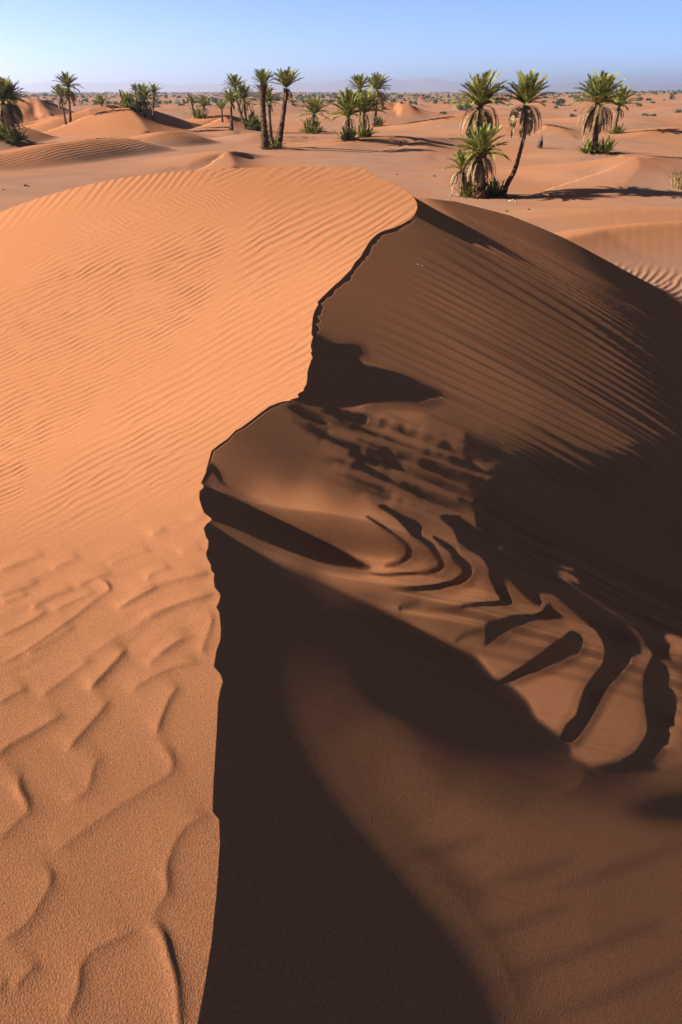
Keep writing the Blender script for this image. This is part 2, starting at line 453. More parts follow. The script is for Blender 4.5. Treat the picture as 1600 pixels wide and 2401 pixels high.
# ridge points: (photo X, photo Y, metres ahead); windward spread, lee spread, side of the lee (+1 right of travel)
DUNES = [
 # the big dune on the left behind
 dict(p=[(60,300,110),(150,268,114),(215,246,116),(262,237,118),(298,240,120),(309,252,112),(330,280,103),(345,305,96)], w=15, l=6),
 dict(p=[(298,240,120),(330,252,128),(380,272,136),(440,291,142)], w=11, l=6.0),
 dict(p=[(-60,312,84),(-10,298,88),(35,287,92),(70,303,95),(120,327,97),(165,343,98)], w=8, l=3.6, cv=6.5),
 dict(p=[(-60,378,57),(20,372,59),(120,352,63),(215,338,68),(300,335,72),(370,350,76),(418,366,77)], w=8, l=3.6, cv=3.8),
 dict(p=[(340,330,82),(390,312,86),(430,309,90),(475,326,94),(500,345,96)], w=7, l=4.5, cv=4.2),
 dict(p=[(430,398,58),(490,376,61),(536,366,63),(546,378,60),(552,392,57)], w=5, l=1.8),
 dict(p=[(400,300,128),(470,280,134),(527,263,140),(540,280,128),(552,300,118)], w=12, l=5),
 dict(p=[(560,338,90),(610,312,96),(660,318,97),(720,336,90)], w=7, l=5),
 dict(p=[(760,352,76),(850,332,80),(940,322,84),(988,325,86),(1000,342,79),(1008,362,72)], w=9, l=5),
 dict(p=[(930,305,124),(1010,288,130),(1090,271,136),(1150,280,132),(1240,296,124)], w=12, l=9),
 dict(p=[(1190,300,108),(1270,291,112),(1310,296,110),(1340,312,102)], w=9, l=6),
 dict(p=[(1230,430,52),(1320,400,54),(1420,378,56),(1496,364,57),(1502,376,55),(1498,388,53),(1470,420,48)], w=7.5, l=6, ks=0.95),
 dict(p=[(1502,366,57),(1540,360,62),(1590,362,64),(1660,370,64)], w=6, l=5),
 dict(p=[(1330,372,68),(1380,352,72),(1440,347,74),(1500,352,72)], w=7, l=7),
 dict(p=[(1400,330,92),(1480,318,98),(1540,300,104),(1600,290,108),(1680,290,110)], w=9, l=8),
 dict(p=[(1180,520,31),(1290,505,32),(1420,492,33),(1600,486,34),(1750,486,34)], w=5, l=5),
 dict(p=[(1290,565,24),(1420,535,26),(1540,522,27),(1700,515,28)], w=3.5, l=3.4),
 dict(p=[(40,250,170),(75,228,190),(88,226,192),(110,240,180)], w=16, l=10),
 dict(p=[(100,265,140),(140,250,148),(185,246,150),(215,258,142)], w=13, l=9),
 dict(p=[(900,240,210),(935,236,220),(960,240,210)], w=12, l=9),
 dict(p=[(960,288,150),(1040,282,156),(1060,290,150)], w=9, l=7),
]
for D in DUNES:
    P = np.array([wpt(*q) for q in D['p']])
    D['P'] = P
    # fixed slip side: downwind (+x), decided by each segment's own normal
_EXTRA = []


def dunes(x, y):
    out = np.zeros_like(x)
    for D in DUNES:
        P = D['P']
        pad = 3.2 * max(D['w'], D['l'])
        sel = (x > P[:, 0].min() - pad) & (x < P[:, 0].max() + pad) & (y > P[:, 1].min() - pad) & (y < P[:, 1].max() + pad)
        if not sel.any():
            continue
        xs, ys = x[sel], y[sel]
        best = np.full(xs.shape, 1e9)
        hh = np.zeros(xs.shape)
        sd = np.zeros(xs.shape)
        for i in range(len(P) - 1):
            d = P[i + 1, :2] - P[i, :2]
            nn = np.array([d[1], -d[0]]) / (np.hypot(*d) + 1e-9)     # right of travel
            if nn[0] - 0.55 * nn[1] < 0:
                nn = -nn
            tt = np.clip(((xs - P[i, 0]) * d[0] + (ys - P[i, 1]) * d[1]) / (d @ d), 0, 1)
            ex, ey = xs - P[i, 0] - tt * d[0], ys - P[i, 1] - tt * d[1]
            dist = np.hypot(ex, ey)
            up = dist < best
            best = np.where(up, dist, best)
            hh = np.where(up, P[i, 2] + tt * (P[i + 1, 2] - P[i, 2]), hh)
            sd = np.where(up, (ex * nn[0] + ey * nn[1]) / (dist + 1e-9), sd)
        # blend of windward (gentle) and lee (steeper, concave foot) spread
        ks = D.get('ks', 0.22)
        k = sstep(-ks, ks, sd)
        pw = np.exp(-(best / D['w']) ** 2 * 1.1)
        pl = np.exp(-(best / D['l']) * 0.9) * np.clip(1 - best / (3.2 * D['l']), 0, 1)
        if 'cv' in D:
            pl = np.clip(1 - (0.75 * best / D['cv'] + 0.25 * (best / D['cv']) ** 2), 0, 1)
        # round the very ends
        e0 = np.hypot(xs - P[0, 0], ys - P[0, 1])
        e1 = np.hypot(xs - P[-1, 0], ys - P[-1, 1])
        v = np.maximum(hh, 0) * (pw * (1 - k) + pl * k)
        cur = out[sel]
        out[sel] = smax(cur, v, 0.12) - 0.06 * np.exp(-np.abs(cur - v) * 3)
    return out


def plain(x, y):
    r = np.hypot(x, y)
    z = np.zeros_like(x)
    for (a, b, c, m) in _sines:
        z += m * np.sin(a * x + b * y + c)
    z *= 0.35 * sstep(18, 60, r) + 0.9 * sstep(90, 200, r)
    # slow rise of the plain to the right, far away
    z += 7.0 * sstep(0.12, 0.6, x / np.maximum(y, 30)) * sstep(250, 900, r) * (1 - sstep(3000, 6000, r))
    z -= 0.6 * sstep(60, 200, r)
    return z


def ground(x, y):
    return plain(x, y) + dunes(x, y) - 0.05


# ------------------------------------------------------------------ big dune
_bx = np.array([-14, -6, -3, -0.5, 0.5, 1.06, 1.86, 3.5, 6.75, 10.1, 14, 30])
_by = np.array([7.8, 9.4, 9.8, 9.6, 9.5, 9.6, 12.0, 15.1, 17.9, 20.7, 22, 24])


def lee_slope(x, y):
    xd = np.interp(y, [0.3, 3, 5, 8, 14, 20], [2.2, 1.9, 2.2, 3.0, 4.4, 6.0])
    return -0.40 - 0.05 * sstep(0.5, 1.5, x) * sstep(3.2, 4.2, y) * (1 - sstep(8, 10.5, y)) - np.where(y < 9, 0.085, 0.125) * sstep(-1.3, 1.0, x - xd)


def big_dune(x, y, W):
    """x,y 2-D arrays, one row per y, x increasing; W is the true/false mask of painted rows"""
    xc = xcrest(y)
    zc = zcrest(y)
    e = np.maximum(xc - x, 0)
    s0 = np.interp(y, [0.3, 0.9, 1.5, 2.2, 3.0, 5.0], [-0.23, -0.17, -0.03, 0.14, 0.23, 0.22])
    near = s0 * e + 0.12 * np.maximum(0, e - 1.2) ** 2 * (1 - sstep(1.5, 3, y)) + 0.006 * np.maximum(0, e - 3) ** 2
    far = 0.005 * e ** 3
    far = np.where(e > 7, 0.005 * 343 + 0.74 * (e - 7), far)
    wl = sstep(4.0, 9.5, y)
    hl = zc - (near * (1 - wl) + far * wl)
    # lee
    dx = np.diff(x, axis=1, prepend=x[:, :1])
    lee = x >= xc
    dxl = np.where(lee, dx, 0)
    hx = lee_slope(x, y)
    base = np.cumsum(np.where(lee, 0.5 * (hx + np.roll(hx, 1, 1)), 0) * dxl, axis=1)
    h_lee = zc + base
    # crest lip shade
    el = np.maximum(x - xc, 0)
    if W.any():
        c0 = int(np.argmax(lee[0]))
        sl_ = (np.nonzero(W)[0][0], np.nonzero(W)[0][-1] + 1)
        R = (slice(*sl_), slice(c0, None))
        hp = h_lee[R].copy()
        xr, yr, xcr, zcr, dxr, elr = x[R], y[R], xc[R], zc[R], dxl[R], el[R]
        jag = 0.85 + 0.22 * np.sin(yr * 26 + 2 * np.sin(yr * 9)) + 0.18 * np.sin(yr * 47 + 1) + 0.1 * np.sin(xr * 30)
        wlip = np.interp(yr, [2.2, 2.6, 3.2, 4.0, 7, 8], [0.0, 0.014, 0.02, 0.042, 0.06, 0.07]) * np.clip(jag, 0.25, 1.8) * 0.75
        paint = 1 - sstep(6.6, 7.8, yr)
        hxb = lee_slope(xr, yr)
        kern = np.exp(-0.5 * (np.arange(-4, 5) / 1.2) ** 2)
        kern /= kern.sum()
        hbase = zcr + np.cumsum(0.5 * (hxb + np.roll(hxb, 1, 1)) * dxr, axis=1)
        lipk = np.where(wlip > 0.004, 1 - sstep(0.8, 1.1, elr / (wlip + 1e-4)), 0)
        wI = (1 - sstep(3.6, 5.0, yr))
        rag = ripples_lee(xr, yr, True) * 60 * sstep(2.9, 3.5, yr) * (1 - sstep(5, 6, yr)) * sstep(0.7, 1.3, xr)
        NIT = 8
        for it in range(NIT):
            X, Y, d = project(xr, yr, hp)
            Y = Y - rag
            Ks = np.clip(2 * samp(K, X / 2, Y / 2, False), 0, 1)
            Ks = np.maximum(Ks, 0.8 * np.clip(1.5 * samp(KSH, X / 2 - 3.5, Y / 2 - 5, False) - 0.15, 0, 1))
            Ks = np.maximum(Ks, samp(KF, X / 2, Y / 2, False))
            beyond = sstep(1600, 1850, X)
            Ks = Ks * (1 - beyond) + beyond * samp(KOUT, X / 2, Y / 2, False)
            So = samp(SOFT, X / 2, Y / 2, False)
            Ib = samp(IMAP, X / 8, Y / 8, False)
            Dp = (1 - beyond) * samp(KB, X / 2, Y / 2, False) * np.clip(d, 1.2, 4) / 3.0
            Ib = Ib * (0.94 + 0.17 * np.cos(13 * samp(KBN, X / 2, Y / 2, False)) * sstep(0.03, 0.1, samp(KBN, X / 2, Y / 2, False)))
            I = wI * Ib + (1 - wI) * (T + hxb)
            Kt = np.maximum(Ks, lipk) * paint
            I = np.maximum(I, 0) * (1 - Kt) * (1 - So) + np.minimum(I, 0) - 0.02 * So * paint
            rise = np.cumsum(I * dxr, axis=1)
            dip = Dp * paint * (1 - np.exp(-elr / 0.05)) + 0.006 * lipk * paint * (1 - np.exp(-elr / 0.015))
            hn = zcr - T * elr + rise - dip
            pad = np.pad(hn - hbase, ((4, 4), (0, 0)), mode='edge')
            hn = hbase + sum(kern[k] * pad[k:k + hn.shape[0]] for k in range(9))
            hp = 0.5 * hp + 0.5 * hn if it < NIT - 1 else hn
        h_lee[R] = hp
    # far face beyond the turn of the crest
    b79 = np.cumsum(np.where(x > 0.0, 0.5 * (hx + np.roll(hx, 1, 1)), 0) * dx, axis=1)
    Pf = np.interp(y, [6.5, 6.8, 7.1, 7.4, 7.8, 8.3, 8.8, 9.4, 10.4, 12, 15], [4.10, 4.16, 4.215, 4.235, 4.24, 4.262, 4.268, 4.258, 4.22, 4.2, 4.2]) + 0.40 * 0.79 + b79
    # value of Pf at the crest
    idx = np.argmax(lee, axis=1)
    pc = Pf[np.arange(len(idx)), idx][:, None]
    Pf = Pf + (zc - pc) * np.exp(-el / 0.45) - np.interp(y, [7.1, 7.35, 8.3, 9.4, 10.4, 11.5], [0, 0.05, 0.06, 0.10, 0.10, 0]) * np.exp(-((el - 0.36 - 0.06 * (y - 7.4)) / 0.3) ** 2) * (1 - np.exp(-el / 0.06))
    wf = sstep(6.5, 7.2, y)
    h_lee = h_lee * (1 - wf) + Pf * wf
    h = np.where(lee, h_lee, hl)
    yb = np.interp(x, _bx, _by)
    s = np.maximum(y - yb, 0)
    fall = 0.2 * s * s / (s + 1.0) + 0.02 * s * s
    h = h - fall
    return h, lee


# ------------------------------------------------------------------ build the sand sheet
ys = [-3.0]
while ys[-1] < 0.25:
    ys.append(ys[-1] + max(0.02, 0.12 * (0.25 - ys[-1]) * 0.6))
while ys[-1] < 24.0:
    y = ys[-1]
    ys.append(y + min((0.00052 if 1.2 < y < 4.3 else 0.0008) * (y * y + 1.56), 0.010 + 0.004 * y))
ys = np.array(ys)
qs = np.concatenate([-np.geomspace(4.5, 0.68, 70)[:-1], np.arange(-680, 740) / 1000.0, np.geomspace(0.74, 4.5, 70)[1:]])
wrow = np.maximum(ys * 0.851 + 0.66, 0.9)
xcr = xcrest(ys)
X2 = xcr[:, None] + wrow[:, None] * qs[None, :]
Y2 = np.repeat(ys[:, None], len(qs), 1)
Hd, LEE = big_dune(X2, Y2, ys < 8.4)
PX, PY, PD = project(X2, Y2, Hd)
vis = (PY > 300) & (PY < 2700) & (PX > -250) & (PX < 1850) & (Y2 > 0.3)
rw = np.zeros_like(Hd)
m = vis & (~LEE)
rw[m] = ripples_windward(PX[m], PY[m], PD[m]) * np.minimum(1, (xcrest(Y2[m]) - X2[m]) / 0.03 + 0.15)
m = LEE & (Y2 > 3.3) & (Y2 < 12)
rw[m] = ripples_lee(X2[m], Y2[m])
Hd = Hd + rw
G2 = ground(X2, Y2)
H2 = smax(Hd, G2, 0.25)
# steep ripple patch at the foot of the dune
m = (Y2 > 12) & (X2 > 4) & (PX < 1900)
gX, gY, gD = project(X2[m], Y2[m], G2[m])
tt = math.radians(62)
zz = samp(GR, (gX * math.cos(tt) - gY * math.sin(tt) * 2.2) / 2, (gX * math.sin(tt) + gY * 1.6 * math.cos(tt)) / 2)
H2[m] += saw(zz, 0.55) * 0.03 * sstep(575, 620, gY) * (1 - sstep(22, 24, Y2[m])) * sstep(-0.3, 0.2, G2[m] - Hd[m])
dunemask2 = sstep(-0.2, 0.6, Hd - G2)

fy = [23.7]
while fy[-1] < 26000:
    fy.append(fy[-1] * 1.009 if fy[-1] < 400 else fy[-1] * 1.03)
fy = np.array(fy)
fq = np.concatenate([-np.geomspace(4.5, 0.80, 40)[:-1], np.arange(-200, 201) / 250.0, np.geomspace(0.80, 4.5, 40)[1:]])
fw = fy * 0.851 + 0.66
X3 = xcrest(fy)[:, None] + fw[:, None] * fq[None, :]
Y3 = np.repeat(fy[:, None], len(fq), 1)
Hd3, _ = big_dune(X3, Y3, fy < 0)
G3 = ground(X3, Y3)
H3 = smax(Hd3, G3, 0.25)
H3[0] -= 0.03


def crust_of(x, y, h, dn):
    n = 0
    r2 = np.random.default_rng(9)
    for lam in (26, 12, 6, 3):
        for _ in range(4):
            a = r2.uniform(0, 6.28)
            n = n + np.sin(6.283 / lam * (np.cos(a) * x * 0.6 + np.sin(a) * y) + r2.uniform(0, 6.28)) * (0.3 if lam > 10 else 0.18)
    flat = 1 - sstep(0.3, 1.3, dn)
    return np.clip(flat * (0.65 + 0.35 * n), 0, 1)


def make_grid(name, X, Y, Z, attrs, mat):
    nr, nc = X.shape
    v = np.empty((nr * nc, 3), np.float32)
    v[:, 0], v[:, 1], v[:, 2] = X.ravel(), Y.ravel(), Z.ravel()
    i = np.arange(nr * nc).reshape(nr, nc)
    f = np.stack([i[:-1, :-1], i[:-1, 1:], i[1:, 1:], i[1:, :-1]], -1).reshape(-1, 4).astype(np.int32)
    me = bpy.data.meshes.new(name)
    me.vertices.add(len(v))
    me.vertices.foreach_set('co', v.ravel())
    me.loops.add(f.size)
    me.loops.foreach_set('vertex_index', f.ravel())
    me.polygons.add(len(f))
    me.polygons.foreach_set('loop_start', np.arange(0, f.size, 4, dtype=np.int32))
    me.polygons.foreach_set('use_smooth', np.ones(len(f), bool))
    me.update(calc_edges=True)
    for k, a in attrs.items():
        at = me.attributes.new(k, 'FLOAT', 'POINT')
        at.data.foreach_set('value', a.ravel().astype(np.float32))
    me.materials.append(mat)
    ob = bpy.data.objects.new(name, me)
    COL.objects.link(ob)
    ob['kind'] = 'structure'
    return ob


# ------------------------------------------------------------------ materials
def mat_new(name):
    m = bpy.data.materials.new(name)
    m.use_nodes = True
    nt = m.node_tree
    b = nt.nodes['Principled BSDF']
    b.inputs['Roughness'].default_value = 0.9
    b.inputs['Specular IOR Level'].default_value = 0.05
    return m, nt, b


def N(nt, t, **kw):
    n = nt.nodes.new(t)
    for k, v in kw.items():
        setattr(n, k, v)
    return n


def mix_rgb(nt, fac, a, b):
    n = N(nt, 'ShaderNodeMix', data_type='RGBA')
    for s, v in ((n.inputs[0], fac), (n.inputs[6], a), (n.inputs[7], b)):
        if hasattr(v, 'is_output'):
            nt.links.new(v, s)
        else:
            s.default_value = v
    return n.outputs[2]


def sand_material():
    m, nt, b = mat_new('sand')
    b.inputs['Roughness'].default_value = 1.0
    b.inputs['Specular IOR Level'].default_value = 0.0
    L = nt.links.new
    tc = N(nt, 'ShaderNodeTexCoord')
    big = N(nt, 'ShaderNodeTexNoise')
    big.inputs['Scale'].default_value = 0.45
    big.inputs['Detail'].default_value = 5
    L(tc.outputs['Object'], big.inputs['Vector'])
    c1 = mix_rgb(nt, big.outputs['Fac'], (0.190, 0.074, 0.031, 1), (0.222, 0.090, 0.040, 1))
    gr = N(nt, 'ShaderNodeTexNoise')
    gr.inputs['Scale'].default_value = 320
    gr.inputs['Detail'].default_value = 3
    L(tc.outputs['Object'], gr.inputs['Vector'])
    rp = N(nt, 'ShaderNodeValToRGB')
    rp.color_ramp.elements[0].position = 0.3
    rp.color_ramp.elements[0].color = (0.72, 0.70, 0.68, 1)
    rp.color_ramp.elements[1].position = 0.7
    rp.color_ramp.elements[1].color = (1.18, 1.2, 1.22, 1)
    L(gr.outputs['Fac'], rp.inputs['Fac'])
    mul = N(nt, 'ShaderNodeMix', data_type='RGBA', blend_type='MULTIPLY')
    mul.inputs[0].default_value = 1.0
    L(c1, mul.inputs[6])
    L(rp.outputs['Color'], mul.inputs[7])
    at = N(nt, 'ShaderNodeAttribute', attribute_name='crust')
    n2 = N(nt, 'ShaderNodeTexNoise')
    n2.inputs['Scale'].default_value = 0.35
    n2.inputs['Detail'].default_value = 8
    L(tc.outputs['Object'], n2.inputs['Vector'])
    cr = mix_rgb(nt, n2.outputs['Fac'], (0.126, 0.059, 0.034, 1), (0.188, 0.104, 0.066, 1))
    fin = mix_rgb(nt, at.outputs['Fac'], mul.outputs[2], cr)
    L(fin, b.inputs['Base Color'])
    # grain and, on the lesser dunes, small wind ripples
    bp = N(nt, 'ShaderNodeBump')
    bp.inputs['Strength'].default_value = 0.6
    bp.inputs['Distance'].default_value = 0.0019
    L(gr.outputs['Fac'], bp.inputs['Height'])
    ar = N(nt, 'ShaderNodeAttribute', attribute_name='rip')
    wv = N(nt, 'ShaderNodeTexWave', wave_type='BANDS', bands_direction='X', wave_profile='SIN')
    wv.inputs['Scale'].default_value = 0.85
    wv.inputs['Distortion'].default_value = 3.2
    wv.inputs['Detail'].default_value = 2
    wv.inputs['Detail Scale'].default_value = 0.9
    mp = N(nt, 'ShaderNodeMapping')
    mp.inputs['Rotation'].default_value = (0, 0, math.radians(18))
    L(tc.outputs['Object'], mp.inputs['Vector'])
    L(mp.outputs['Vector'], wv.inputs['Vector'])
    mr = N(nt, 'ShaderNodeMath', operation='MULTIPLY')
    L(wv.outputs['Fac'], mr.inputs[0])
    L(ar.outputs['Fac'], mr.inputs[1])
    bp2 = N(nt, 'ShaderNodeBump')
    bp2.inputs['Strength'].default_value = 1.0
    bp2.inputs['Distance'].default_value = 0.012
    L(mr.outputs[0], bp2.inputs['Height'])
    L(bp.outputs['Normal'], bp2.inputs['Normal'])
    L(bp2.outputs['Normal'], b.inputs['Normal'])
    return m


SAND = sand_material()
dn3 = dunes(X3, Y3)
cr2 = crust_of(X2, Y2, H2, np.maximum(dunes(X2, Y2), dunemask2 * 2)) * sstep(14, 20, Y2)
rip2 = np.zeros_like(H2)
near3 = smax(Hd3, G3, 0.2) - G3
cr3 = crust_of(X3, Y3, H3, np.maximum(dn3, near3))
rip3 = sstep(0.15, 0.6, dn3) * (1 - sstep(95, 160, Y3)) * np.where((X3 < -5) & (Y3 > 45), 1.6, 0.12) * np.clip(0.6 + 0.6 * np.sin(X3 * 0.21 + 1.3 * np.sin(Y3 * 0.13)), 0.05, 1)
make_grid('sand_dune', X2, Y2, H2, {'crust': cr2, 'rip': rip2}, SAND)
make_grid('desert_plain', X3, Y3, H3, {'crust': cr3, 'rip': rip3}, SAND)


def height_at(x, y):
    x = np.atleast_2d(np.asarray(x, float))
    y = np.atleast_2d(np.asarray(y, float))
    return ground(x, y)


def hit(X, Y, y0=27.0, y1=900.0):
    """where the line of sight through a photo point meets the ground"""
    u, dy, dz = ray(X, Y)
    ysamp = np.geomspace(y0, y1, 6000)
    t = ysamp / dy
    x = u * t
    z = ZC + dz * t
    g = height_at(x, ysamp)[0]
    below = np.nonzero(z < g)[0]
    i = below[0] if len(below) else len(ysamp) - 1
    return float(x[i]), float(ysamp[i]), float(g[i])


# faint range of hills beyond the plain
hxs = np.linspace(-16000, 16000, 400)
hr = np.array([-900, -500, -150, 0, 250, 700, 1300])[:, None]
hprof = np.array([0, .3, .75, 1, .8, .35, 0])[:, None]
hh = 0.72 * (190 + 60 * np.sin(hxs / 2300 + 1) + 45 * np.sin(hxs / 900 + .4) + 18 * np.sin(hxs / 330) + 9 * np.sin(hxs / 140 + 2) + 60 * sstep(2000, -9000, hxs))
HX = np.repeat(hxs[None], 7, 0) + 60 * np.sin(hr / 300)
HY = 15000 + hr + 500 * np.sin(hxs / 4000)[None] + 40 * np.sin(hxs / 170)[None] * (hprof > 0)
HZ = hprof * hh[None] * (1 + .12 * np.sin(hxs / 210 + hr / 200)) - 8
make_grid('hills', HX, HY, HZ, {'crust': np.ones_like(HX), 'rip': np.zeros_like(HX)}, SAND)

# ------------------------------------------------------------------ small mesh builder
class MB:
    def __init__(self):
        self.v, self.f = [], []

    def quad(self, a, b, c, d):
        i = len(self.v)
        self.v += [a, b, c, d]
        self.f.append((i, i + 1, i + 2, i + 3))

    def tri(self, a, b, c):
        i = len(self.v)
        self.v += [a, b, c]
        self.f.append((i, i + 1, i + 2))

    def tube(self, pts, rad, n=9, bump=0.0):
        pts = [np.array(p, float) for p in pts]
        rings = []
        for k, p in enumerate(pts):
            d = pts[min(k + 1, len(pts) - 1)] - pts[max(k - 1, 0)]
            d /= np.linalg.norm(d) + 1e-9
            a = np.cross(d, [0, 1, 0.01])
            a /= np.linalg.norm(a)
            b = np.cross(d, a)
            i0 = len(self.v)
            for j in range(n):
                ang = 2 * math.pi * (j + 0.5 * (k % 2)) / n
                r = rad[k] * (1 + bump * random.uniform(-1, 1) + bump * 0.7 * (1 if k % 2 else -1))
                self.v.append(tuple(p + r * (math.cos(ang) * a + math.sin(ang) * b)))
            rings.append(i0)
        for k in range(len(rings) - 1):
            for j in range(n):
                j2 = (j + 1) % n
                self.f.append((rings[k] + j, rings[k] + j2, rings[k + 1] + j2, rings[k + 1] + j))
        self.f.append(tuple(rings[0] + j for j in range(n))[::-1])
        self.f.append(tuple(rings[-1] + j for j in range(n)))

    def build(self, name, mat, parent=None, smooth=False):
        me = bpy.data.meshes.new(name)
        me.from_pydata([tuple(map(float, p)) for p in self.v], [], self.f)
        if smooth:
            me.polygons.foreach_set('use_smooth', [True] * len(me.polygons))
        me.materials.append(mat)
        ob = bpy.data.objects.new(name, me)
        COL.objects.link(ob)
        if parent:
            ob.parent = parent
        return ob


def leaf_material(name, c0, c1, trans=0.25):
    m, nt, b = mat_new(name)
    L = nt.links.new
    tc = N(nt, 'ShaderNodeTexCoord')
    no = N(nt, 'ShaderNodeTexNoise')
    no.inputs['Scale'].default_value = 2.3
    no.inputs['Detail'].default_value = 4
    L(tc.outputs['Object'], no.inputs['Vector'])
    rp = N(nt, 'ShaderNodeValToRGB')
    rp.color_ramp.elements[0].position = 0.32
    rp.color_ramp.elements[0].color = (*c0, 1)
    rp.color_ramp.elements[1].position = 0.68
    rp.color_ramp.elements[1].color = (*c1, 1)
    L(no.outputs['Fac'], rp.inputs['Fac'])
    L(rp.outputs['Color'], b.inputs['Base Color'])
    b.inputs['Roughness'].default_value = 0.6
    if trans:
        tr = N(nt, 'ShaderNodeBsdfTranslucent')
        L(rp.outputs['Color'], tr.inputs['Color'])
        mx = N(nt, 'ShaderNodeMixShader')
        mx.inputs[0].default_value = trans
        L(b.outputs[0], mx.inputs[1])
        L(tr.outputs[0], mx.inputs[2])
        L(mx.outputs[0], nt.nodes['Material Output'].inputs['Surface'])
    return m


M_GREEN = leaf_material('palm_leaf', (0.045, 0.055, 0.012), (0.25, 0.225, 0.05))
M_DEAD = leaf_material('dead_leaf', (0.09, 0.05, 0.022), (0.22, 0.14, 0.066), 0.15)
M_TRUNK = leaf_material('palm_bark', (0.035, 0.017, 0.009), (0.11, 0.055, 0.03), 0)
M_SHRUB = leaf_material('shrub_leaf', (0.03, 0.038, 0.018), (0.08, 0.088, 0.045), 0.1)
M_DRY = leaf_material('dry_grass', (0.13, 0.075, 0.03), (0.27, 0.17, 0.075), 0.15)
M_CLOD = leaf_material('clod', (0.05, 0.026, 0.017), (0.10, 0.055, 0.036), 0)
M_STONE = leaf_material('stone', (0.15, 0.11, 0.085), (0.32, 0.26, 0.21), 0)


def frond(mb, base, az, el, length, droop, nl=13, w=0.17, vee=0.5, seed=0):
    """one feather leaf: a thin rib with two rows of narrow blades"""
    d = np.array([math.cos(az) * math.cos(el), math.sin(az) * math.cos(el), math.sin(el)])
    side = np.array([-math.sin(az), math.cos(az), 0.0])
    p = np.array(base, float)
    step = length / nl
    pts, dirs = [p.copy()], [d.copy()]
    for k in range(nl):
        d = d + np.array([0, 0, -droop * step * (0.4 + 1.6 * k / nl)])
        d /= np.linalg.norm(d)
        p = p + d * step
        pts.append(p.copy())
        dirs.append(d.copy())
    rw = 0.022 * length / 1.5
    for k in range(nl):
        s = side * rw * (1 - 0.8 * k / nl)
        s2 = side * rw * (1 - 0.8 * (k + 1) / nl)
        mb.quad(pts[k] - s, pts[k] + s, pts[k + 1] + s2, pts[k + 1] - s2)
    for k in range(1, nl + 1):
        u = k / nl
        ll = length * w * 1.7 * (math.sin(math.pi * min(1, 0.12 + 0.80 * u)) ** 0.6) * random.uniform(0.8, 1.15)
        dd = dirs[k]
        upv = np.cross(side, dd)
        for sg in (-1, 1):
            for h in (0.0, 0.5):
                b0 = pts[k] - dd * step * h
                tip = b0 + dd * ll * random.uniform(0.75, 0.95) + side * sg * ll * random.uniform(0.35, 0.6) + upv * ll * vee * random.uniform(0.2, 0.8) * -0.6
                bw = dd * step * 0.7
                mb.tri(b0 - bw * 0.5, b0 + bw, tip)


